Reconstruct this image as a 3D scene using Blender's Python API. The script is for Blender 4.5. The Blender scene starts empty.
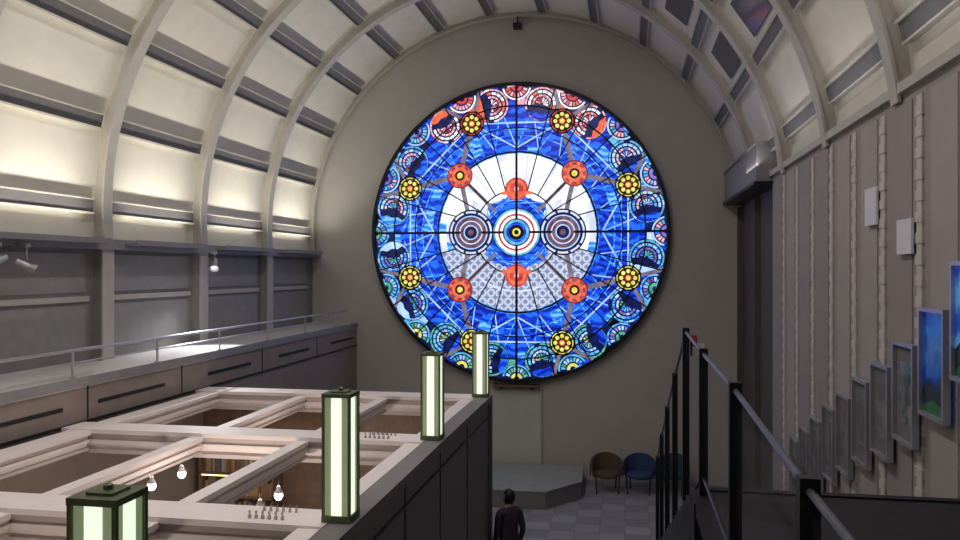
import bpy, bmesh, math, random
from mathutils import Vector, Matrix
random.seed(7)
S=bpy.context.scene
D=bpy.data
try:
    S.view_settings.view_transform='Standard'
except Exception: pass
# ---------------------------------------------------------------- materials
def newmat(name):
    m=D.materials.new(name); m.use_nodes=True
    nt=m.node_tree; b=nt.nodes['Principled BSDF']
    return m,nt,b
def mat(name,col,rough=.7,metal=0,noise=0,scale=6,bump=0,emis=None,es=0,trans=0,alpha=1,spec=None):
    m,nt,b=newmat(name)
    c=(*col,1)
    b.inputs['Base Color'].default_value=c
    b.inputs['Roughness'].default_value=rough
    b.inputs['Metallic'].default_value=metal
    if spec is not None: b.inputs['Specular IOR Level'].default_value=spec
    if trans: b.inputs['Transmission Weight'].default_value=trans
    if alpha<1: b.inputs['Alpha'].default_value=alpha
    if emis:
        b.inputs['Emission Color'].default_value=(*emis,1); b.inputs['Emission Strength'].default_value=es
    if noise or bump:
        tc=nt.nodes.new('ShaderNodeTexCoord'); n=nt.nodes.new('ShaderNodeTexNoise')
        n.inputs['Scale'].default_value=scale; n.inputs['Detail'].default_value=5
        nt.links.new(tc.outputs['Object'],n.inputs['Vector'])
        if noise:
            r=nt.nodes.new('ShaderNodeValToRGB')
            r.color_ramp.elements[0].position=.3; r.color_ramp.elements[1].position=.7
            r.color_ramp.elements[0].color=(*[x*(1-noise) for x in col],1)
            r.color_ramp.elements[1].color=(*[min(1,x*(1+noise)) for x in col],1)
            nt.links.new(n.outputs['Fac'],r.inputs['Fac']); nt.links.new(r.outputs['Color'],b.inputs['Base Color'])
        if bump:
            bp=nt.nodes.new('ShaderNodeBump'); bp.inputs['Strength'].default_value=bump; bp.inputs['Distance'].default_value=.02
            nt.links.new(n.outputs['Fac'],bp.inputs['Height']); nt.links.new(bp.outputs['Normal'],b.inputs['Normal'])
    return m
def glassmat(name,c1,c2,strength=1.0,kind='wave',scale=2.0,dist=6):
    """backlit stained glass : emission with procedural streaks"""
    m,nt,b=newmat(name)
    b.inputs['Base Color'].default_value=(.01,.01,.02,1); b.inputs['Roughness'].default_value=.3
    tc=nt.nodes.new('ShaderNodeTexCoord')
    if kind=='wave':
        t=nt.nodes.new('ShaderNodeTexWave'); t.bands_direction='Z'
        t.inputs['Scale'].default_value=scale; t.inputs['Distortion'].default_value=dist
        t.inputs['Detail'].default_value=3; t.inputs['Detail Scale'].default_value=1.5; out=t.outputs['Fac']
    elif kind=='vor':
        t=nt.nodes.new('ShaderNodeTexVoronoi'); t.inputs['Scale'].default_value=scale
        t.inputs['Randomness'].default_value=0.0; out=t.outputs['Distance']
    else:
        t=nt.nodes.new('ShaderNodeTexNoise'); t.inputs['Scale'].default_value=scale; t.inputs['Detail'].default_value=4; out=t.outputs['Fac']
    nt.links.new(tc.outputs['Object'],t.inputs['Vector'])
    r=nt.nodes.new('ShaderNodeValToRGB'); e=r.color_ramp.elements
    if kind=='vor':
        e[0].position=.2; e[1].position=.32
        x=e.new(.45); x.color=(*c2,1); x=e.new(.52); x.color=(*c1,1)
        e[0].color=(*c1,1); e[1].color=(*c2,1)
    else:
        e[0].position=.35; e[1].position=.75
        e[0].color=(*c1,1); e[-1].color=(*c2,1)
    nt.links.new(out,r.inputs['Fac'])
    nt.links.new(r.outputs['Color'],b.inputs['Emission Color'])
    b.inputs['Emission Strength'].default_value=strength
    return m
# ---------------------------------------------------------------- mesh builder
class MB:
    def __init__(s): s.v=[];s.f=[];s.m=[];s.mats=[]
    def mi(s,m):
        if m not in s.mats: s.mats.append(m)
        return s.mats.index(m)
    def face(s,pts,m):
        i=len(s.v); s.v+= [tuple(p) for p in pts]; s.f.append(tuple(range(i,i+len(pts)))); s.m.append(s.mi(m))
    def box(s,x0,x1,y0,y1,z0,z1,m,M=None):
        P=[Vector(p) for p in((x0,y0,z0),(x1,y0,z0),(x1,y1,z0),(x0,y1,z0),(x0,y0,z1),(x1,y0,z1),(x1,y1,z1),(x0,y1,z1))]
        if M is not None: P=[M@p for p in P]
        i=len(s.v); s.v+=[tuple(p) for p in P]; k=s.mi(m)
        for f in((0,3,2,1),(4,5,6,7),(0,1,5,4),(1,2,6,5),(2,3,7,6),(3,0,4,7)):
            s.f.append(tuple(i+a for a in f)); s.m.append(k)
    def cyl(s,a,b,r,m,r2=None,n=12,cap=True):
        a=Vector(a);b=Vector(b);d=(b-a).normalized(); r2=r if r2 is None else r2
        u=d.orthogonal().normalized(); w=d.cross(u)
        i=len(s.v);k=s.mi(m)
        for j in range(n):
            t=2*math.pi*j/n; s.v.append(tuple(a+(u*math.cos(t)+w*math.sin(t))*r))
        for j in range(n):
            t=2*math.pi*j/n; s.v.append(tuple(b+(u*math.cos(t)+w*math.sin(t))*r2))
        for j in range(n):
            q=(j+1)%n; s.f.append((i+j,i+q,i+n+q,i+n+j)); s.m.append(k)
        if cap:
            s.f.append(tuple(i+n-1-j for j in range(n))); s.m.append(k)
            s.f.append(tuple(i+n+j for j in range(n))); s.m.append(k)
    def lathe(s,c,prof,m,n=16,sx=1,sy=1):
        i=len(s.v);k=s.mi(m)
        for (r,z) in prof:
            for j in range(n):
                t=2*math.pi*j/n; s.v.append((c[0]+r*sx*math.cos(t),c[1]+r*sy*math.sin(t),c[2]+z))
        for a in range(len(prof)-1):
            for j in range(n):
                q=(j+1)%n; s.f.append((i+a*n+j,i+a*n+q,i+(a+1)*n+q,i+(a+1)*n+j)); s.m.append(k)
    def build(s,name,loc=(0,0,0),rot=0,smooth=False,parent=None,bevel=0):
        me=D.meshes.new(name); 
        me.from_pydata(s.v,[],s.f)
        for m in s.mats: me.materials.append(m)
        me.polygons.foreach_set('material_index',s.m)
        if smooth: me.polygons.foreach_set('use_smooth',[True]*len(s.f))
        me.update()
        o=D.objects.new(name,me); S.collection.objects.link(o); o.location=loc; o.rotation_euler=(0,0,rot)
        if parent: o.parent=parent
        if bevel:
            b=o.modifiers.new('b','BEVEL'); b.width=bevel; b.segments=2; b.limit_method='ANGLE'
        return o
def empty(name,loc=(0,0,0),rot=0):
    o=D.objects.new(name,None); S.collection.objects.link(o); o.location=loc; o.rotation_euler=(0,0,rot); o.empty_display_size=.2; return o
def light(kind,name,loc,energy,col=(1,1,1),size=.2,target=None,sy=None,spot=60,blend=.5,spread=None):
    l=D.lights.new(name,kind); l.energy=energy; l.color=col
    if kind=='AREA':
        l.size=size
        if sy: l.shape='RECTANGLE'; l.size_y=sy
        if spread: l.spread=math.radians(spread)
    else: l.shadow_soft_size=size
    if kind=='SPOT': l.spot_size=math.radians(spot); l.spot_blend=blend
    o=D.objects.new(name,l); S.collection.objects.link(o); o.location=loc
    if target is not None:
        o.rotation_euler=(Vector(target)-Vector(loc)).to_track_quat('-Z','Y').to_euler()
    return o
# palette
M_end=mat('end_wall_plaster',(.52,.50,.475),.9,noise=.03,scale=2,bump=.05)
M_vault=mat('vault_panel',(.72,.69,.62),.85,noise=.04,scale=3,bump=.05)
M_rib=mat('rib_paint',(.53,.50,.46),.6,noise=.05,scale=5)
M_purlin=mat('purlin_dark',(.14,.135,.14),.6,noise=.1,scale=8)
M_beam=mat('edge_beam_grey',(.28,.275,.285),.5,noise=.08,scale=6)
M_col=mat('column_grey',(.31,.30,.295),.6,noise=.06,scale=6)
M_lwall=mat('left_wall_panel',(.25,.24,.235),.7,noise=.08,scale=3)
M_brown=mat('brown_panel',(.29,.235,.205),.6,noise=.08,scale=4)
M_ledge=mat('ledge_top',(.62,.61,.60),.6,noise=.05,scale=4)
M_slot=mat('vent_black',(.006,.006,.007),.5,noise=.2,scale=20)
M_metal=mat('rail_metal',(.60,.61,.64),.35,metal=.8,noise=.05,scale=10)
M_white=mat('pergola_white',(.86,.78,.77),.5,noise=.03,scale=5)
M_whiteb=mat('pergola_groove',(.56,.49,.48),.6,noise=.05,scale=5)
M_dwall=mat('partition_grey',(.22,.205,.215),.7,noise=.06,scale=3)
M_rwall=mat('right_wall_purple',(.36,.315,.315),.85,noise=.04,scale=3)
M_rpanel=mat('right_wall_panel',(.43,.385,.38),.85,noise=.04,scale=3)
M_rstrip=mat('right_wall_strip',(.62,.57,.56),.8,noise=.04,scale=4)
M_pale=mat('pale_plate',(.75,.75,.80),.5,noise=.03,scale=4)
M_dark=mat('dark_steel',(.018,.018,.022),.4,metal=.3,noise=.2,scale=10)
M_hand=mat('handrail_grey',(.16,.17,.20),.35,metal=.7,noise=.1,scale=10)
M_dfloor=mat('dark_landing',(.018,.018,.021),.8,noise=.2,scale=8)
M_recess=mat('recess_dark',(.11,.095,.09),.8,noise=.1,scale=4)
M_wood=mat('warm_wood',(.20,.125,.085),.5,noise=.2,scale=6)
M_frame=mat('frame_silver',(.50,.50,.55),.35,metal=.6,noise=.05,scale=12)
M_bronze=mat('lantern_bronze',(.13,.16,.09),.45,metal=.3,noise=.15,scale=15)
M_glow=mat('lantern_glass',(.8,.85,.7),.4,noise=.03,scale=9,emis=(.88,.98,.78),es=.98)
M_glow2=mat('lantern_glass_edge',(.3,.36,.2),.4,noise=.1,scale=9,emis=(.34,.42,.24),es=.38)
M_bulb=mat('bulb_glow',(1,.95,.9),.3,noise=.01,emis=(1,.9,.82),es=9)
M_lens=mat('spot_lens',(.9,.9,.9),.3,noise=.01,emis=(1,.97,.92),es=1.6)
M_stage=mat('stage_grey',(.34,.365,.35),.7,noise=.06,scale=4)
M_door=mat('door_paint',(.62,.625,.59),.6,noise=.03,scale=3)
M_glass=mat('pane_glass',(.12,.14,.17),.06,noise=.05,scale=2,alpha=.13)
M_sky=mat('vault_glazing',(.07,.075,.11),.14,noise=.1,scale=2,spec=.8)
def floormat():
    m,nt,b=newmat('carpet_tiles')
    tc=nt.nodes.new('ShaderNodeTexCoord'); ck=nt.nodes.new('ShaderNodeTexChecker'); ck.inputs['Scale'].default_value=2.0
    ck.inputs['Color1'].default_value=(.30,.30,.33,1); ck.inputs['Color2'].default_value=(.37,.37,.40,1)
    br=nt.nodes.new('ShaderNodeTexBrick'); br.inputs['Scale'].default_value=1.0; br.offset=0
    br.inputs['Brick Width'].default_value=.5; br.inputs['Row Height'].default_value=.5; br.inputs['Mortar Size'].default_value=.006
    br.inputs['Color1'].default_value=(1,1,1,1); br.inputs['Color2'].default_value=(.8,.8,.8,1); br.inputs['Mortar'].default_value=(.5,.5,.5,1)
    mx=nt.nodes.new('ShaderNodeMixRGB'); mx.blend_type='MULTIPLY'; mx.inputs[0].default_value=1
    nt.links.new(tc.outputs['Object'],ck.inputs['Vector']); nt.links.new(tc.outputs['Object'],br.inputs['Vector'])
    nt.links.new(ck.outputs['Color'],mx.inputs[1]); nt.links.new(br.outputs['Color'],mx.inputs[2])
    nt.links.new(mx.outputs[0],b.inputs['Base Color']); b.inputs['Roughness'].default_value=.75
    return m
M_floor=floormat()
# ---------------------------------------------------------------- room shell
CX,CZ=-2.65,6.18; RP=5.5; RI=5.29
YB=20.0; Y0=-4.0
XL=-8.12; XR=2.65
def vp(phi,r,y):   # phi measured from left (-X) springing upward
    return (CX-r*math.cos(phi), y, CZ+r*math.sin(phi))
b=MB(); b.box(XL-.2,3.6,Y0,YB+.2,-.2,0,M_floor); b.build('floor')
b=MB(); b.box(XL-.3,3.6,YB,YB+.2,0,CZ+RP+.3,M_end); b.build('wall_end')
b=MB(); b.box(XL-.3,3.6,Y0-.2,Y0,0,CZ+RP+.3,M_rwall); b.build('wall_back')
PH=[math.radians(-6)]+[math.radians(13.85*k) for k in range(14)]+[math.radians(186.5)]
b=MB()
for k in range(len(PH)-1):
    a,c=PH[k],PH[k+1]
    m=M_vault
    b.face([vp(a,RP,Y0),vp(a,RP,YB),vp(c,RP,YB),vp(c,RP,Y0)],m)
    b.face([vp(a,RP+.1,Y0),vp(c,RP+.1,Y0),vp(c,RP+.1,YB),vp(a,RP+.1,YB)],m)
b.build('ceiling')
RY=[19.86,17.05,14.15,11.25,8.45,5.6,2.7,-.2]
for i,y in enumerate(RY):
    w=.11 if i else .08
    ri=RI if i else RI+.08
    b=MB(); N=64
    a0,a1=math.radians(-6),math.radians(173 if y<15.5 else 170)
    for k in range(N):
        p=a0+(a1-a0)*k/N; q=a0+(a1-a0)*(k+1)/N
        for (r0,r1,ww) in ((ri,ri+.035,w),(ri+.035,RP,w*.55)):
            b.face([vp(p,r0,y-ww),vp(q,r0,y-ww),vp(q,r0,y+ww),vp(p,r0,y+ww)],M_rib)
            b.face([vp(p,r0,y-ww),vp(p,r1,y-ww),vp(q,r1,y-ww),vp(q,r0,y-ww)],M_rib)
            b.face([vp(p,r0,y+ww),vp(q,r0,y+ww),vp(q,r1,y+ww),vp(p,r1,y+ww)],M_rib)
            b.face([vp(p,r1,y-ww),vp(p,r1,y+ww),vp(q,r1,y+ww),vp(q,r1,y-ww)],M_rib)
    b.build('vault_rib')
b=MB()
for j in range(len(RY)-1):
    ya,yb=RY[j+1]+.2,RY[j]-.2
    for k in range(0,14):
        ph=math.radians(13.85*k)
        if ph>math.radians(168): continue
        c=Vector(vp(ph,RP-.06,0)); n=Vector((-math.cos(ph),0,math.sin(ph))); t=Vector((math.sin(ph),0,math.cos(ph)))
        def P(u,v,y): 
            q=c+n*u+t*v; return (q.x,y,q.z)
        for (u0,u1,v0,v1,mm) in ((-.04,.10,-.09,.10,M_purlin),(-.07,.10,-.12,-.09,M_rib),(-.06,.10,.10,.12,M_rib)):
            q=[P(u0,v0,ya),P(u1,v0,ya),P(u1,v1,ya),P(u0,v1,ya),P(u0,v0,yb),P(u1,v0,yb),P(u1,v1,yb),P(u0,v1,yb)]
            i0=len(b.v); b.v+=q; kk=b.mi(mm)
            for f in((0,1,2,3),(7,6,5,4),(0,4,5,1),(1,5,6,2),(2,6,7,3),(3,7,4,0)):
                b.f.append(tuple(i0+x for x in f)); b.m.append(kk)
b.build('vault_purlins')
b=MB()
for j in range(1,5):
    ya,yb=RY[j+1]+.7,RY[j]-.7
    for (d0,d1) in ((142.5,149.5),(129,135)):
        a,c=math.radians(d0),math.radians(d1)
        b.face([vp(a,RP-.05,ya),vp(a,RP-.05,yb),vp(c,RP-.05,yb),vp(c,RP-.05,ya)],M_sky)
b.build('window_1')
b=MB(); b.box(CX-.1,CX+.1,YB-.22,YB,CZ+RI-.22,CZ+RI-.1,M_dark); b.cyl((CX,YB-.1,CZ+RI-.1),(CX,YB-.1,CZ+RP),.02,M_dark,n=8); b.build('ceiling_sensor')
# left side: wall, columns, ledge
b=MB()
b.box(XL-.2,XL,Y0,YB,3.8,5.62,M_lwall)
for j in range(len(RY)-1):
    ya,yb=RY[j+1]+.16,RY[j]-.16
    b.box(XL,XL+.035,ya+.08,yb-.08,4.72,4.80,M_rib)
    b.box(XL,XL+.02,ya+.15,yb-.15,4.86,5.45,M_col)
    b.box(XL,XL+.02,ya+.15,yb-.15,4.0,4.66,M_col)
b.build('wall_left')
for i,y in enumerate(RY[1:7]):
    b=MB(); b.box(XL,XL+.16,y-.11,y+.11,3.8,5.58,M_col); b.box(XL+.16,XL+.19,y-.14,y+.14,3.8,5.58,M_rib); b.build('column_left')
b=MB(); b.box(XL-.1,XL+.22,Y0,YB,5.58,5.66,M_beam); b.box(XL+.18,XL+.24,Y0,YB,5.52,5.68,M_beam); b.build('trim_1')
XF=-6.9
b=MB()
b.box(XL-.2,XF,Y0,YB,3.68,3.80,M_ledge)
b.box(XF-.2,XF,Y0,YB,0,3.68,M_brown)
b.box(XF,XF+.03,Y0,YB,3.70,3.82,M_beam)
b.box(XF,XF+.02,Y0,YB,3.22,3.25,M_slot)
for y in (3.2,5.8,8.1,10.35,13.2,16.0,18.9):
    b.box(XF,XF+.012,y-.78,y+.78,3.43,3.48,M_slot)
    b.box(XF,XF+.012,y+1.25,y+1.265,3.26,3.70,M_slot)
b.build('wall_ledge')
b=MB()
for z,r in ((4.16,.022),(4.0,.012)):
    b.cyl((XF-.1,Y0+.1,z),(XF-.1,YB-.4,z),r,M_metal,n=8)
y=1.6
while y<YB-.3:
    b.cyl((XF-.1,y,3.8),(XF-.1,y,4.16),.018,M_metal,n=8); b.cyl((XF-.1,y,3.8),(XF-.1,y,3.815),.05,M_metal,n=10); y+=1.9
b.build('ledge_railing')
def spot(y,z=5.3,tgt=(-7.5,0,3.8),e=0,x=-7.75):
    b=MB()
    b.cyl((x,y,5.52),(x,y,z+.08),.012,M_metal,n=8)
    d=(Vector(tgt)-Vector((x,y,z))).normalized(); c=Vector((x,y,z))
    b.cyl(c-d*.14,c+d*.02,.045,M_metal,n=14,r2=.055); b.cyl(c+d*.02,c+d*.11,.055,M_metal,r2=.085,n=16,cap=False)
    b.cyl(c+d*.06,c+d*.065,.055,M_lens,n=14)
    b.cyl((x,y,5.50),(x,y,5.54),.05,M_metal,n=10); b.box(XL+.22,x+.04,y-.02,y+.02,5.52,5.55,M_metal)
    b.build('track_spotlight',smooth=False)
    if e: light('SPOT','spot_lamp',tuple(c+d*.13),e,(.96,.97,1),.03,tuple(Vector(tgt)),spot=75,blend=.8)
spot(9.3,5.25,(-6.2,10.6,4.1),e=25); spot(8.8,5.32,(-7.7,7.5,4.9)); 
spot(14.2,5.3,(-7.2,12.9,3.8),e=240)
# right side
b=MB()
b.box(XR,XR+.25,Y0,15.3,0,6.9,M_rwall)
y=3.6
while y<15.0:
    w=.13
    n=66; z0,z1=.4,6.8
    for q in range(n):
        za=z0+(z1-z0)*q/n; zb=z0+(z1-z0)*(q+1)/n
        o=.0 if q%2 else .02
        b.box(XR-.02-o*.4,XR,y-o,y+w+o,za,zb,M_rstrip)
    b.box(XR-.012,XR,y+.28,y+.86,.4,6.8,M_rpanel if int(y*7)%2 else M_rwall)
    y+=1.05
b.build('wall_right')
b=MB()
b.box(XR-.06,XR+.25,Y0,15.3,6.9,7.0,M_rib); b.build('trim_2')
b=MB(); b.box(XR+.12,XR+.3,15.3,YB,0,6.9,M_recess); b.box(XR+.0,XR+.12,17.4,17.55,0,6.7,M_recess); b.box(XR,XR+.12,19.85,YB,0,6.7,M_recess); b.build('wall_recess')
b=MB(); b.box(2.36,XR+.3,15.3,YB,6.82,7.5,M_beam); b.box(2.32,XR+.3,15.25,YB,6.76,6.82,M_dark); b.box(2.32,XR+.3,15.25,YB,7.5,7.55,M_beam); b.build('beam_right')
b=MB(); b.box(XR-.06,XR-.035,7.95,8.35,5.35,5.68,M_pale); b.build('wall_plate')
b=MB(); b.box(XR-.06,XR-.035,9.0,9.4,5.68,6.08,M_pale); b.build('wall_plate')
def artmat(i):
    pal=[((.01,.06,.40),(.08,.28,.65)),((.006,.025,.26),(.02,.13,.42)),((.06,.09,.075),(.30,.33,.32)),((.16,.15,.16),(.28,.27,.29)),((.14,.13,.14),(.24,.23,.25))]
    c1,c2=pal[min(i,4)]
    m,nt,bb=newmat('artwork_%d'%i)
    tc=nt.nodes.new('ShaderNodeTexCoord'); n=nt.nodes.new('ShaderNodeTexNoise'); n.inputs['Scale'].default_value=3.5; n.inputs['Distortion'].default_value=.6
    mp=nt.nodes.new('ShaderNodeMapping'); mp.inputs['Location'].default_value=(i*3,i*5,0)
    r=nt.nodes.new('ShaderNodeValToRGB'); r.color_ramp.elements[0].position=.4; r.color_ramp.elements[1].position=.62
    r.color_ramp.elements[0].color=(*c1,1); r.color_ramp.elements[1].color=(*c2,1)
    nt.links.new(tc.outputs['Object'],mp.inputs[0]); nt.links.new(mp.outputs[0],n.inputs['Vector']); nt.links.new(n.outputs['Fac'],r.inputs['Fac']); nt.links.new(r.outputs['Color'],bb.inputs['Base Color'])
    bb.inputs['Roughness'].default_value=.15
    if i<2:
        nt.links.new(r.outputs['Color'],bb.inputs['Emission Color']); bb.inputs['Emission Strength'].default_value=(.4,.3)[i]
    return m
M_mount=mat('picture_mount',(.19,.17,.18),.7,noise=.05,scale=6)
M_hill=mat('artwork_hill',(.02,.04,.05),.3,noise=.3,scale=8); M_grass=mat('artwork_green',(.04,.18,.08),.3,noise=.3,scale=9)
ZF=[4.8,4.405,4.05,3.77,3.52,3.24,2.98,2.70,2.42,2.14]
for i in range(-1,9):
    y=7.35+.704*i; z=ZF[i+1]
    b=MB(); w,h,t=.285,.47,.035; xa=XR-.11; 
    am=artmat(i+1)
    b.box(xa,XR-.05,y-w,y+w,z-h,z-h+t,M_frame); b.box(xa,XR-.05,y-w,y+w,z+h-t,z+h,M_frame)
    b.box(xa,XR-.05,y-w,y-w+t,z-h+t,z+h-t,M_frame); b.box(xa,XR-.05,y+w-t,y+w,z-h+t,z+h-t,M_frame)
    if i<1:
        b.box(xa+.03,XR-.05,y-w+t,y+w-t,z-h+t,z+h-t,am)
        ym=y-w+t; W2=2*(w-t)
        hp=[(0,.0),(0,.28),(.2,.36),(.45,.24),(.7,.33),(1,.22),(1,0)]
        b.face([(xa+.028,ym+W2*u,z-h+t+v*2*h) for u,v in hp],M_hill)
        b.face([(xa+.027,ym+W2*u,z-h+t+v*2*h) for u,v in [(0,.0),(0,.08),(.5,.13),(1,.06),(1,0)]],M_grass)
    else:
        b.box(xa+.035,XR-.05,y-w+t,y+w-t,z-h+t,z+h-t,M_mount)
        b.box(xa+.03,XR-.06,y-w*.6,y+w*.6,z-h*.6,z+h*.6,am)
    b.build('framed_picture')
# landing, stairs, stair railing
b=MB(); b.box(.6,XR-.03,Y0,6.05,3.4,3.6,M_dfloor); b.box(.6,XR-.03,5.97,6.05,3.6,3.615,M_dark); b.box(.51,.6,Y0,6.05,3.4,3.595,M_dark); b.build('landing')
b=MB(); b.box(-2.0,.5,Y0,3.6,3.4,3.6,M_dfloor); b.build('gallery_floor')
b=MB()
n=21
for k in range(n):
    z=3.6-(k+1)*3.6/(n+1); y=6.05+k*.405
    b.box(.56,XR-.06,y,y+.43,max(0,z-.25),z,M_dfloor); b.box(.5,.56,y,y+.42,max(0,z-.32),z+.05,M_dark)
b.build('staircase')
b=MB()
tops=[(.55,.93,4.55),(.55,2.58,4.57),(.55,4.23,4.63),(.55,5.9,4.64),(.55,7.56,4.67)]
down=[(.55,9.2,4.05),(.55,10.85,3.4),(.55,12.5,2.7),(.55,14.1,2.0)]
def stz(y): return 3.6 if y<6.05 else max(0,3.6-(int((y-6.05)/.405)+1)*3.6/22)
for (x,y,z) in tops+down:
    b.box(x-.03,x+.03,y-.03,y+.03,max(0,stz(y)-.0),z,M_dark)
al=tops+down
for p,q in zip(al[:-1],al[1:]):
    a=Vector(p)-Vector((0,0,.04)); c=Vector(q)-Vector((0,0,.04))
    b.cyl(a,c,.014,M_hand,n=8)
    b.cyl((.55,p[1],stz(p[1])+.12),(.55,q[1],stz(q[1])+.12),.012,M_dark,n=6)
b.build('stair_railing')
b=MB()
for p,q in zip(al[:-1],al[1:]):
    b.face([(.55,p[1]+.06,stz(p[1])+.16),(.55,q[1]-.06,stz(q[1])+.16),(.55,q[1]-.06,q[2]-.1),(.55,p[1]+.06,p[2]-.1)],M_glass)
b.build('railing_glass_panel')
M_red=mat('sign_red',(.6,.03,.03),.5,noise=.05); M_signw=mat('sign_white',(.75,.75,.8),.5,noise=.05); 
b=MB(); b.box(.57,.62,7.2,7.215,4.53,4.63,M_red); b.box(.62,.68,7.2,7.215,4.46,4.56,M_signw); b.box(.56,.58,7.195,7.22,4.45,4.6,M_dark); b.build('railing_sign')
# ---------------------------------------------------------------- pergola reading room
ZP=3.2
XW=-2.1
b=MB()
b.box(XW-.08,XW,-.5,12.35,0,3.14,M_dwall); 
b.box(XW-.16,XW+.05,-.5,12.4,3.14,3.24,M_dwall); b.box(XW,XW+.012,-.5,12.35,2.90,2.93,M_dark)
for y in (1.7,3.2,4.7,6.0,7.5,9.0,10.6): b.box(XW,XW+.01,y-.012,y+.012,0,3.14,M_dark)
b.box(XW-.10,XW+.05,12.3,12.42,0,3.14,M_dwall)
b.build('partition_wall')
b=MB(); b.box(XF,XW-.1,12.28,12.42,0,2.95,M_wood); b.build('wall_reading_room')
def beam(b,x0,x1,y0,y1,zt,axis,w,h):
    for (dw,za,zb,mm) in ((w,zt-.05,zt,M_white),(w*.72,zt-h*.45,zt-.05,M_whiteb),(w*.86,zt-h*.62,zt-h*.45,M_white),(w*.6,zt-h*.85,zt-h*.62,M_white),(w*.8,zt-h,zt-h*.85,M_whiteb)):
        if axis=='x': b.box(x0,x1,y0-dw/2,y0+dw/2,za,zb,mm)
        else: b.box(x0-dw/2,x0+dw/2,y0,y1,za,zb,mm)
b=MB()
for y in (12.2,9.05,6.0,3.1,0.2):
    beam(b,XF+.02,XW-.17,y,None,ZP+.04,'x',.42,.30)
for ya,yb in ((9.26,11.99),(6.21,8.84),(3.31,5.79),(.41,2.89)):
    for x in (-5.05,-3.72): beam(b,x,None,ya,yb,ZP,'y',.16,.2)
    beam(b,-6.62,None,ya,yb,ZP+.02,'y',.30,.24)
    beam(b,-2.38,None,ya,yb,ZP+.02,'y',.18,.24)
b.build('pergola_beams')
for y in (12.2,9.05,6.0,3.12,.2):
    b=MB(); s=.105; z0,z1=3.245,4.24; x=-2.2
    c=.02
    b.box(x-s-.012,x+s+.012,y-s-.012,y+s+.012,z0,z0+.05,M_bronze)
    b.box(x-s-.012,x+s+.012,y-s-.012,y+s+.012,z1-.03,z1,M_bronze)
    b.box(x-s*.6,x+s*.6,y-s*.6,y+s*.6,z1,z1+.012,M_bronze); b.lathe((x,y,z1+.012),[(.0,0.03),(.02,.02),(.02,0)],M_bronze,n=10)
    for sx in(-1,1):
        for sy in(-1,1):
            b.box(x+sx*s-c/2,x+sx*s+c/2,y+sy*s-c/2,y+sy*s+c/2,z0+.05,z1-.03,M_bronze)
    b.box(x-s*.4,x+s*.4,y-s+.002,y+s-.002,z0+.05,z1-.03,M_glow); b.box(x-s+.002,x+s-.002,y-s*.4,y+s*.4,z0+.05,z1-.03,M_glow)
    b.box(x-s+.006,x+s-.006,y-s+.006,y+s-.006,z0+.05,z1-.03,M_glow2)
    b.build('post_lantern')
for (x,y,z) in ((-5.05,7.9,2.86),(-5.05,8.5,2.84),(-3.72,7.75,2.72),(-3.72,8.2,2.74),(-5.05,10.6,2.7),(-3.72,10.4,2.7)):
    b=MB(); b.cyl((x,y,3.0),(x,y,z+.09),.006,M_dark,n=6); b.lathe((x,y,z),[(.018,.10),(.03,.06),(.05,.03)],M_signw,n=14)
    b.lathe((x,y,z),[(.03,.04),(.046,.01),(.044,-.02),(.026,-.045),(0,-.05)],M_bulb,n=14); b.build('pendant_lamp',smooth=True)
light('POINT','pendant_light',(-4.4,8,2.4),42,(1,.85,.72),.1)
light('POINT','pendant_light',(-4.4,10.6,2.4),20,(1,.8,.65),.1)
light('POINT','pendant_light',(-4.4,4.6,2.4),22,(1,.85,.7),.1)
b=MB(); x0,x1,yy=-6.8,-5.5,12.26
b.box(x0,x0+.04,yy-.32,yy,0,2.3,M_wood); b.box(x1-.04,x1,yy-.32,yy,0,2.3,M_wood); b.box(x0,x1,yy-.02,yy,0,2.3,M_wood)
M_bk=[mat('book_%d'%i,c,.6,noise=.1,scale=20) for i,c in enumerate(((.5,.3,.12),(.45,.38,.22),(.3,.14,.08),(.18,.18,.22),(.55,.5,.42),(.25,.2,.15)))]
M_shelfglow=mat('shelf_light_strip',(1,.8,.5),.4,noise=.01,emis=(1,.75,.4),es=2.2)
for q in range(7):
    z=.05+q*.37; b.box(x0,x1,yy-.32,yy,z,z+.03,M_wood)
    if q<6:
        b.box(x0+.05,x1-.05,yy-.31,yy-.29,z+.345,z+.365,M_shelfglow) if q==4 else None
        x=x0+.06
        while x<x1-.1:
            w=random.uniform(.025,.06); h=random.uniform(.2,.31); b.box(x,x+w-.003,yy-.24,yy-.03,z+.03,z+.03+h,random.choice(M_bk)); x+=w
b.build('bookcase')
b=MB(); b.box(-5.9,-3.3,7.2,7.9,.70,.74,M_wood)
for x in(-5.85,-3.39):
    for y in (7.24,7.82): b.box(x,x+.05,y,y+.05,0,.70,M_wood)
b.box(-5.85,-3.35,7.26,7.28,.6,.7,M_wood); b.build('reading_table')
M_cg=mat('cut_glass',(.40,.37,.37),.15,noise=.1,scale=20,alpha=.6)
for (x0,y) in ((-2.98,9.05),(-2.92,6.0)):
    b=MB()
    for k in range(6):
        x=x0+k*.055; r=.014
        b.lathe((x,y-.1,3.24),[(0,0),(r,.0),(r*1.1,.02),(r*.5,.035),(r*.45,.04),(r*.9,.05),(r*.5,.06),(0,.065)],M_cg,n=10)
        b.lathe((x+.03,y+.1,3.24),[(0,0),(r,.0),(r*.8,.02),(r*.35,.04),(r*.3,.055),(0,.06)],M_cg,n=10)
    b.build('glass_bottle_row',smooth=True)
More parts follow.
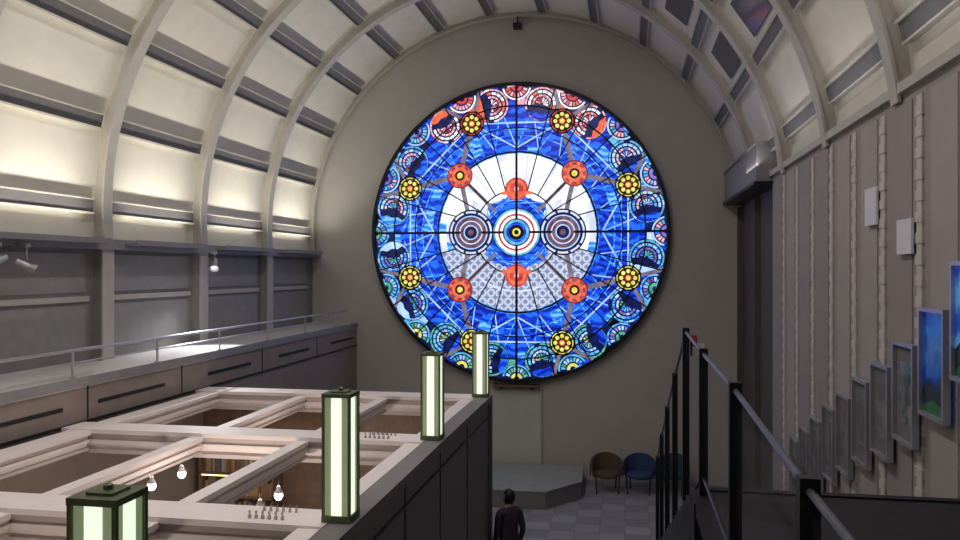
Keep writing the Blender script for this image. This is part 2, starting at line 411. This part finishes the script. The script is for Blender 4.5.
# ---------------------------------------------------------------- end wall furniture
b=MB(); x0,x1=-3.37,-2.07
b.box(x0,x1,YB-.04,YB,0,2.18,M_door); b.box(x0-.03,x0+.02,YB-.06,YB,0,2.2,M_rib); b.box(x1-.02,x1+.03,YB-.06,YB,0,2.2,M_rib); b.box(x0-.03,x1+.03,YB-.06,YB,2.17,2.22,M_rib)
b.build('door_1')
b=MB(); b.box(-3.25,-2.1,YB-.22,YB,2.27,2.33,M_wood); b.box(-3.1,-3.05,YB-.18,YB,2.22,2.27,M_dark); b.box(-2.3,-2.25,YB-.18,YB,2.22,2.27,M_dark); b.build('window_sill_shelf')
b=MB()
P=[(-5.2,17.3),(-1.7,17.3),(-.98,18.3),(-1.0,19.75),(-5.2,19.75)]
b.face([(x,y,.4) for x,y in P],M_stage)
for (p,q) in zip(P,P[1:]+P[:1]): b.face([(p[0],p[1],0),(q[0],q[1],0),(q[0],q[1],.4),(p[0],p[1],.4)],M_dwall)
for (p,q) in zip(P[:3],P[1:4]): 
    b.cyl((p[0],p[1],.39),(q[0],q[1],.39),.02,M_stage,n=6)
b.build('stage_platform')
def armchair(x,y,rot,c1,c2,nm):
    A=mat(nm+'_seat',c1,.7,noise=.12,scale=12); B=mat(nm+'_shell',c2,.5,noise=.15,scale=14)
    b=MB()
    for sx in(-1,1):
        b.cyl((sx*.25,-.24,0),(sx*.27,-.22,.40),.016,B,r2=.024,n=8)
        b.cyl((sx*.22,.24,0),(sx*.25,.2,.42),.016,B,r2=.024,n=8)
    b.lathe((0,0,.36),[(0,0),(.27,0),(.30,.03),(.30,.08),(.26,.11),(0,.12)],A,n=20)
    n=22
    for k in range(n):
        def pt(t,r,zf):
            a=math.radians(-20+220*t); h=.62+.24*math.sin(math.pi*t)**1.3
            return (r*math.cos(a), r*.92*math.sin(a), .36+(h-.36)*zf)
        t0,t1=k/n,(k+1)/n
        q0=[pt(t0,.30,0),pt(t1,.30,0),pt(t1,.34,1),pt(t0,.34,1)]
        q1=[pt(t0,.33,0),pt(t1,.33,0),pt(t1,.38,1),pt(t0,.38,1)]
        b.face(q0,A); b.face(q1[::-1],B); b.face([q0[3],q0[2],q1[2],q1[3]],B); b.face([q0[0],q1[0],q1[1],q0[1]],B)
        if k%2==0: b.cyl(pt(t0,.385,0),pt(t0,.385,1),.008,B,n=5)
        if k in(0,): b.face([q0[0],q0[3],q1[3],q1[0]],B)
        if k==n-1: b.face([q0[1],q1[1],q1[2],q0[2]],B)
    b.build('armchair',loc=(x,y,0),rot=rot)
armchair(-.42,19.0,math.pi*0+.1,(.10,.07,.05),(.085,.055,.04),'wicker')
armchair(.33,19.05,-.1,(.03,.06,.16),(.02,.03,.08),'blue')
armchair(1.1,19.2,-.25,(.025,.05,.13),(.02,.03,.07),'navy')
# ---------------------------------------------------------------- stained glass rose window
k_=3.73/148.0
G=MB()
EG=1.28
GL={
 'blue':glassmat('glass_blue',(.003,.030,.48),(.014,.14,1.0),EG,'wave',1.3,8),
 'blue2':glassmat('glass_cobalt',(.002,.012,.28),(.005,.06,.72),EG,'wave',1.8,9),
 'sky':glassmat('glass_sky',(.02,.19,.90),(.16,.50,1.0),EG,'wave',2.2,6),
 'pale':glassmat('glass_pale',(.30,.50,.94),(.55,.76,1.0),EG,'noise',3),
 'white':glassmat('glass_white',(.76,.83,.98),(.97,.98,1),EG*1.1,'noise',4),
 'lav':glassmat('glass_lavender',(.55,.60,.90),(.78,.83,1),EG*.95,'noise',4),
 'grey':glassmat('glass_mosaic',(.22,.26,.42),(.60,.66,.84),EG*.85,'vor',4.6),
 'red':glassmat('glass_red',(.45,.02,.03),(.85,.10,.06),1.1,'noise',7),
 'orange':glassmat('glass_orange',(.75,.10,.05),(1,.26,.12),1.1,'noise',7),
 'pink':glassmat('glass_pink',(.90,.32,.45),(1,.75,.80),1.1,'noise',5),
 'gold':glassmat('glass_gold',(.70,.60,.05),(1,.92,.35),1.1,'noise',9),
 'green':glassmat('glass_green',(.03,.26,.14),(.2,.70,.45),1.1,'noise',6),
 'teal':glassmat('glass_teal',(.03,.28,.60),(.25,.75,.95),1.15,'noise',6),
 'purple':glassmat('glass_purple',(.12,.08,.40),(.35,.30,.80),1.1,'noise',5),
 'brown':glassmat('glass_umber',(.10,.05,.09),(.28,.16,.20),1.0,'noise',6),
 'bar':glassmat('glass_taupe',(.15,.12,.17),(.30,.26,.32),1.0,'noise',6),
 'night':glassmat('glass_night',(.002,.004,.03),(.01,.02,.16),1.0,'noise',5),
 'black':mat('lead_black',(.008,.008,.012),.5,noise=.1,scale=10),
}
def yl(l): return -.006*l
def cell(r0,r1,a0,a1,m,l,cx=0,cy=0,seg=None):
    seg=seg or max(1,int(abs(a1-a0)/8))
    for i in range(seg):
        p=math.radians(a0+(a1-a0)*i/seg); q=math.radians(a0+(a1-a0)*(i+1)/seg)
        c=[(r0,p),(r1,p),(r1,q),(r0,q)]
        G.face([((cx+r*math.cos(a))*k_,yl(l),(cy+r*math.sin(a))*k_) for r,a in c],GL[m])
def disc(cx,cy,r,m,l,n=24):
    G.face([((cx+r*math.cos(2*math.pi*i/n))*k_,yl(l),(cy+r*math.sin(2*math.pi*i/n))*k_) for i in range(n)],GL[m])
def poly(pts,m,l): G.face([(x*k_,yl(l),y*k_) for x,y in pts],GL[m])
def line(x0,y0,x1,y1,w,m,l):
    d=Vector((x1-x0,y1-y0)).normalized(); n=Vector((-d.y,d.x))*w/2
    poly([(x0+n.x,y0+n.y),(x0-n.x,y0-n.y),(x1-n.x,y1-n.y),(x1+n.x,y1+n.y)],m,l)
def pol(r,a): return (r*math.cos(math.radians(a)),r*math.sin(math.radians(a)))
def pline(r0,a0,r1,a1,w,m,l): line(*pol(r0,a0),*pol(r1,a1),w,m,l)
rnd=random.Random(3)
for (r0,r1) in ((36,48),(48,60),(60,72),(72,80)):
    for s in range(48):
        a=s*7.5
        if a<172 and a>=8: m='white' if rnd.random()<.95 else 'lav'
        elif 195<=a<345: m='grey'
        else: m=rnd.choice(['lav','lav','white','sky'])
        cell(r0,r1,a,a+7.5,m,0)
for (r0,r1) in ((80,86),(86,95),(95,104),(104,112),(112,120),(120,127)):
    for s in range(48):
        a=s*7.5; u=rnd.random()
        m='blue2' if u<.34 else ('sky' if u>.92 else 'blue')
        cell(r0,r1,a,a+7.5,m,0)
def zone(a):
    a%=360
    if 50<a<130: return ['pink','white','red','orange','pink']
    if 225<a<315: return ['green','teal','gold','sky','pale']
    if 130<=a<=180 or a<=50: return ['teal','pale','purple','sky','pink']
    return ['teal','sky','green','pale','purple']
for s in range(96):
    a=s*3.75; z=zone(a)
    for r0,r1 in((127,134),(134,141),(141,147)):
        cell(r0,r1,a,a+3.75,rnd.choice(['night','black','night','blue2','blue2','night',z[0],z[3]]),0,seg=1)
# inner field: pointed star of blue glass
pts=[]
for s in range(16):
    r=(46 if s%4==0 else (41 if s%2==0 else 34)); pts.append(pol(r,s*22.5))
poly(pts,'blue',1)
for s in range(8):
    a=s*45
    poly([pol(12,a+22),pol(30,a+8),pol(37,a+22.5),pol(30,a+37)],'blue2' if s%2 else 'blue',1.5)
cell(31.5,32.5,0,360,'sky',2)
for s in range(8): pline(41,s*45,41,s*45+90,1.1,'sky',2.2)
for s in range(16):
    a=11.25+s*22.5
    if 10<a<170: pline(42,a,80,a+3,1.6,'lav',1)
cell(78.5,81.5,0,360,'sky',1)
cell(58,59.0,8,172,'lav',1.2); cell(58,59.6,195,345,'lav',1.2)
for sx in (-1,1):
    poly([(sx*22,8),(sx*30,26),(sx*52,44),(sx*72,30),(sx*66,8)],'white',1.3)
    poly([(sx*24,10),(sx*31,25),(sx*44,33),(sx*46,20)],'lav',1.4)
# straight-lined star between the gold nodes and zigzags in the blue band
for s in range(8):
    a=22.5+45*s
    pline(118,a,118,a+45,1.5,'pale',2.4); pline(111,a,111,a+45,.8,'sky',2.4)
    pline(118,a,84,a+22.5,1.4,'pale',2.4) ; pline(118,a,84,a-22.5,1.4,'pale',2.4)
for s in range(24):
    a=s*15
    pline(84,a,125,a+7.5,.9,'pale',2); pline(125,a+7.5,84,a+15,.9,'sky',2)
cell(96,96.9,0,360,'sky',2)
for s in range(46):
    a=rnd.uniform(0,360); r=rnd.uniform(84,122); da=rnd.uniform(3,9); dr=rnd.uniform(-4,4)
    poly([pol(r,a),pol(r+1.6+dr/2,a+da/2),pol(r+dr,a+da),pol(r-.6+dr/2,a+da/2)],rnd.choice(['sky','sky','blue2','blue2']),1.6)
# outer fans : scallops hugging the rim, then round fans between them
for s in range(16):
    a=22.5*s; z=zone(a+1); cx,cy=pol(146,a)
    for (r0,r1,m) in ((0,15,'night'),):
        cell(.1,15,a+180-78,a+180+78,m,2.6,cx,cy,seg=12)
    cell(13,14.6,a+102,a+258,z[1],2.9,cx,cy,seg=12)
    for q in range(8):
        cell(7.5,11.6,a+106+q*19,a+106+q*19+13,rnd.choice([z[0],z[4],z[3]]),2.9,cx,cy,seg=1)
    cell(3,6,a+102,a+258,z[2],2.9,cx,cy,seg=8)
for s in range(16):
    a=11.25+22.5*s; z=zone(a); cx,cy=pol(129,a); R=17.6
    disc(cx,cy,R,'night',3)
    t0=a+rnd.choice([0,180,90,-90])
    for q in range(18):
        m1=z[0] if rnd.random()<.6 else rnd.choice(['night',z[3],z[1]])
        cell(R-2.4,R-.8,q*20,q*20+18,m1,4,cx,cy,seg=2)
    # nested half arcs, open to one side
    for (r0,r1,m) in ((R-6.4,R-4.0,z[1]),(R-10,R-8,z[4])):
        for q in range(9): cell(r0,r1,t0-110+q*24,t0-110+q*24+20,m if rnd.random()<.75 else z[3],4,cx,cy,seg=2)
    for q in range(7):
        cell(1.5,R-11.3,t0-100+q*28,t0-100+q*28+16,rnd.choice([z[0],z[1],z[2]]),4,cx,cy,seg=1)
    px=[pol(R-1,t0+180+t) for t in (-50,-25,0,25,50)]; p2=[pol(R-8,t0+180+t) for t in (35,0,-35)]
    poly([(cx+x,cy+y) for x,y in px+p2],rnd.choice(['blue2','blue',z[3]]),5)
# taupe bars
for k in range(4):
    A=45+90*k
    for dA in (-22.5,22.5):
        pline(81,A,118,A+dA,5.0,'bar',5.4); pline(118,A+dA,147,A+dA*1.35,3.6,'bar',5.4); pline(118,A+dA,147,A+dA*.62,3.6,'bar',5.4)
    x,y=pol(81,A); line(x,y,45*(1 if x>0 else -1),0,4.6,'bar',5.4)
    line(x,y,x*.36,y*.36,3.6,'bar',5.4)
for r,w in((42,1.4),(80,2.0),(104,1.2),(126,1.6)): cell(r-w/2,r+w/2,0,360,'black',6)
for s in range(24):
    if s%6: pline(42,s*15,147,s*15,1.3,'black',6)
for a in (0,90,180,270): pline(0,a,147,a,2.4,'black',9)
def roundel(cx,cy,lst,l=7):
    for i,(r,m) in enumerate(lst): disc(cx,cy,r,m,l+i*.35,28)
roundel(0,0,[(24.5,'black'),(23.5,'teal'),(21.5,'white'),(18.5,'red'),(16.5,'white'),(14,'brown'),(12.5,'teal'),(10,'blue'),(7.5,'black')])
roundel(0,0,[(4.2,'gold'),(2.3,'black')],l=10)
for sx in(-1,1):
    roundel(46*sx,0,[(23,'black'),(21.5,'lav'),(19.5,'night'),(17,'pale'),(15.8,'brown'),(12,'lav'),(10.8,'brown'),(7.5,'pale'),(6.3,'night'),(3,'brown')])
    for q in range(10):
        u,v=pol(20.5,q*36); disc(46*sx+u,v,1.4,'night',9.9,8)
    roundel(0,43*sx,[(11.5,'red'),(9.8,'orange'),(6.5,'red'),(2.5,'pink')])
    line(-15,43*sx-4*sx,15,43*sx-4*sx,3.4,'orange',8.6)
for k in range(4):
    x,y=pol(81,45+90*k)
    roundel(x,y,[(13,'black'),(12.3,'red'),(10.2,'brown'),(8.4,'orange'),(5,'black'),(3.0,'gold')])
    for q in range(8):
        u,v=pol(9.8,q*45+22); disc(x+u,y+v,1.8,'orange',10,8)
for k in range(8):
    x,y=pol(118,22.5+45*k)
    roundel(x,y,[(12.6,'black'),(11.2,'gold' if k not in(1,2) else 'red'),(10.2,'black')])
    for q in range(8):
        u,v=pol(6.6,q*45); disc(x+u,y+v,2.1,'gold',9,10)
        u,v=pol(11.8,q*45+22); disc(x+u,y+v,1.7,'black',9,8)
    disc(x,y,3.4,'red',9,12); disc(x,y,2.2,'gold',9.4,12)
N=96
for i in range(N):
    p=2*math.pi*i/N;q=2*math.pi*(i+1)/N
    def R(r,a,y): return (r*k_*math.cos(a),y,r*k_*math.sin(a))
    G.face([R(146,p,-.1),R(149,p,-.1),R(149,q,-.1),R(146,q,-.1)],GL['black'])
    G.face([R(149,p,-.1),R(149,p,.1),R(149,q,.1),R(149,q,-.1)],GL['black'])
    G.face([R(146,p,-.1),R(146,q,-.1),R(146,q,.02),R(146,p,.02)],GL['black'])
G.build('stained_glass_rose_window',loc=(CX-.02,YB-.1,6.145))
# ---------------------------------------------------------------- person
def person(loc,rot,sc=1.0):
    root=empty('standing_person',loc,rot); root.scale=(sc,)*3
    skin=mat('skin',(.32,.19,.13),.6,noise=.05,scale=12); coat=mat('dark_jacket',(.045,.028,.042),.85,noise=.2,scale=15,bump=.2)
    pant=mat('dark_trousers',(.02,.02,.03),.85,noise=.2,scale=15); hairm=mat('black_hair',(.008,.007,.007),.5,noise=.3,scale=40,bump=.4); shoe=mat('shoe',(.015,.012,.01),.4,noise=.2)
    V=[];E=[];R=[]
    def add(p,r,par=None):
        V.append(p);R.append(r); 
        if par is not None: E.append((par,len(V)-1))
        return len(V)-1
    pel=add((0,0,.96),(.165,.12)); sp=add((0,0,1.12),(.15,.11),pel); ch=add((0,.0,1.30),(.18,.125),sp); nb=add((0,-.005,1.44),(.12,.09),ch); nk=add((0,.005,1.52),(.055,.058),nb); add((0,.015,1.58),(.052,.055),nk)
    hands=[]
    for s in(-1,1):
        sh=add((s*.175,0,1.41),(.068,.068),nb); el=add((s*.235,-.03,1.14),(.05,.05),sh); wr=add((s*.235,.07,.90),(.033,.036),el); add((s*.232,.10,.83),(.022,.040),wr)
        hands.append((s*.232,.10,.83))
        hp=add((s*.095,0,.86),(.095,.10),pel); kn=add((s*.10,.015,.49),(.062,.065),hp); an=add((s*.10,-.015,.10),(.042,.045),kn); he=add((s*.10,.0,.05),(.045,.045),an); add((s*.115,.15,.035),(.045,.03),he)
    me=D.meshes.new('body'); me.from_pydata(V,E,[]); o=D.objects.new('body_tmp',me); S.collection.objects.link(o)
    bpy.context.view_layer.objects.active=o
    m=o.modifiers.new('sk','SKIN'); m.use_smooth_shade=True
    for i,sv in enumerate(me.skin_vertices[0].data): sv.radius=R[i]; sv.use_root=(i==0)
    o.modifiers.new('ss','SUBSURF').levels=2
    dg=bpy.context.evaluated_depsgraph_get(); dg.update()
    nm=D.meshes.new_from_object(o.evaluated_get(dg)); D.objects.remove(o)
    nm.materials.clear()
    for x in (coat,pant,skin,shoe): nm.materials.append(x)
    for p in nm.polygons:
        c=p.center; p.use_smooth=True
        if abs(c.x)>.19 and c.z<.90: p.material_index=2
        elif c.z>1.505: p.material_index=2
        elif c.z<.08: p.material_index=3
        elif c.z<.92 and abs(c.x)<.2: p.material_index=1
        else: p.material_index=0
    bo=D.objects.new('body',nm); S.collection.objects.link(bo); bo.parent=root
    for hx,hy,hz in hands:
        s=1 if hx>0 else -1
        fv=[];fe=[];fr=[]
        specs=[(-.028,.070),(-.010,.082),(.009,.078),(.026,.062)]
        for off,L in specs:
            i=len(fv); fv+=[(hx,hy+off*.9,hz+.02),(hx,hy+off,hz-.035),(hx-s*.008,hy+off+.004,hz-.035-L*.5),(hx-s*.024,hy+off+.006,hz-.035-L)]
            fe+=[(i,i+1),(i+1,i+2),(i+2,i+3)]; fr+=[.010,.0095,.0085,.007]
        i=len(fv); fv+=[(hx,hy+.02,hz+.03),(hx-s*.015,hy+.045,hz+.0),(hx-s*.022,hy+.055,hz-.035)]; fe+=[(i,i+1),(i+1,i+2)]; fr+=[.012,.011,.009]
        fm=D.meshes.new('fingers'); fm.from_pydata(fv,fe,[]); fo=D.objects.new('fingers',fm); S.collection.objects.link(fo); fo.parent=root
        bpy.context.view_layer.objects.active=fo
        fo.modifiers.new('sk','SKIN').use_smooth_shade=True
        for q,sv in enumerate(fm.skin_vertices[0].data):
            sv.radius=(fr[q],fr[q]); sv.use_root=(q%4==0 and q<16) or q==16
        fo.modifiers.new('ss','SUBSURF').levels=1; fm.materials.append(skin)
    bm=bmesh.new(); bmesh.ops.create_uvsphere(bm,u_segments=28,v_segments=20,radius=1)
    for v in bm.verts:
        x,y,z=v.co; w=.076*(1-.16*max(0,-z)); 
        v.co=Vector((x*w, y*.094*(1-.10*max(0,-z))+(.012 if z<0 else 0)*abs(z), z*.118))
        if v.co.y>0.05 and abs(v.co.x)<.014 and -.045<v.co.z<.01: v.co.y+=.018*(1-abs(v.co.x)/.014)+.004
    hm=D.meshes.new('head'); bm.to_mesh(hm); bm.free(); hm.materials.append(skin)
    for p in hm.polygons: p.use_smooth=True
    ho=D.objects.new('head',hm); S.collection.objects.link(ho); ho.parent=root; ho.location=(0,.02,1.632); ho.rotation_euler=(.1,0,.35)
    b=MB()
    eyeW=mat('eye_white',(.7,.7,.7),.3,noise=.01); lip=mat('lips',(.35,.12,.1),.5,noise=.05)
    for s in(-1,1):
        b.lathe((s*.03,.084,.0),[(0,-.008),(.009,-.004),(.011,0),(.009,.004),(0,.008)],eyeW,n=10,sy=.6)
        b.lathe((s*.03,.0905,.0),[(0,-.004),(.004,0),(0,.004)],hairm,n=8,sy=.5)
        b.lathe((s*.077,-.002,-.005),[(0,-.03),(.009,-.02),(.012,.005),(.012,.02),(0,.032)],skin,n=8,sy=1.5,sx=.6)
        b.box(s*.03-.014,s*.03+.014,.086,.092,.017,.021,hairm)
    b.box(-.02,.02,.086,.093,-.066,-.059,lip)
    fo=b.build('face_features',parent=ho,smooth=True)
    bm=bmesh.new(); bmesh.ops.create_uvsphere(bm,u_segments=30,v_segments=22,radius=1)
    r2=random.Random(5)
    for v in list(bm.verts):
        x,y,z=v.co; j=1+r2.uniform(-.03,.03)
        v.co=Vector((x*.086*j,y*.102*j-.008,z*.124*j+.012))
    dl=[v for v in bm.verts if (v.co.z<-.085) or (v.co.y>.02 and v.co.z<.05+.2*(0.09-v.co.y)) ]
    bmesh.ops.delete(bm,geom=dl,context='VERTS')
    hm=D.meshes.new('hair'); bm.to_mesh(hm); bm.free(); hm.materials.append(hairm)
    for p in hm.polygons: p.use_smooth=True
    hr=D.objects.new('hair',hm); S.collection.objects.link(hr); hr.parent=ho; 
    sm=hr.modifiers.new('s','SOLIDIFY'); sm.thickness=.008
    b=MB(); b.lathe((0,-.002,1.47),[(.085,-.02),(.068,.03),(.062,.035),(.066,.0)],coat,n=18); b.build('collar',parent=root,smooth=True)
person((-1.77,12.3,0),math.radians(40),1.02)
# ---------------------------------------------------------------- lights
W=D.worlds.new('world'); S.world=W; W.use_nodes=True; W.node_tree.nodes['Background'].inputs[0].default_value=(.5,.5,.6,1); W.node_tree.nodes['Background'].inputs[1].default_value=.05
b=MB()
for j in range(len(RY)-1):
    y=(RY[j]+RY[j+1])/2
    b.box(XL+.24,XL+.46,y-1.1,y+1.1,5.60,5.63,M_beam); b.box(XL+.44,XL+.46,y-1.1,y+1.1,5.63,5.68,M_beam)
    light('AREA','cove_uplight',(XL+.36,y,5.66),32,(1,.94,.80),2.0,(XL+.50,y,8.5),sy=.10,spread=110)
b.build('cove_light_trough')
for j in range(1,len(RY)-1):
    y=(RY[j]+RY[j+1])/2
    light('AREA','cove_uplight',(XR-.3,y,7.1),4.5,(1,.95,.93),1.8,(XR-1.4,y,10.5),sy=.12)
b=MB()
for y,e in ((1.2,60),(4.2,60),(7.0,60),(10.0,58),(13.0,58)):
    b.cyl((CX,y,CZ+RI-.02),(CX,y,CZ+RP),.22,M_metal,n=20)
    light('AREA','added_fill_downlight',(CX,y,CZ+RI-.05),e,(1,.94,.91),.4,(CX,y+.01,0))  # fill lamps added above the view to raise the hall's brightness
b.cyl((-4.6,4.2,10.85),(-4.6,4.2,11.3),.14,M_metal,n=20)
light('SPOT','added_pergola_spot',(-4.6,4.2,10.8),420,(1,.94,.94),.12,(-4.8,7.2,3.2),spot=50,blend=.7)  # extra spot added out of view to whiten the pergola beams
b.build('added_fill_housing')  # made-up housings around the added fill lamps and pergola spot
# ---------------------------------------------------------------- camera
cam=D.cameras.new('camera'); cam.lens=30; cam.sensor_width=36; cam.clip_start=.05
co=D.objects.new('camera',cam); S.collection.objects.link(co); co.location=(0,0,5.2); co.rotation_euler=(math.radians(90),0,math.radians(10.27)); S.camera=co
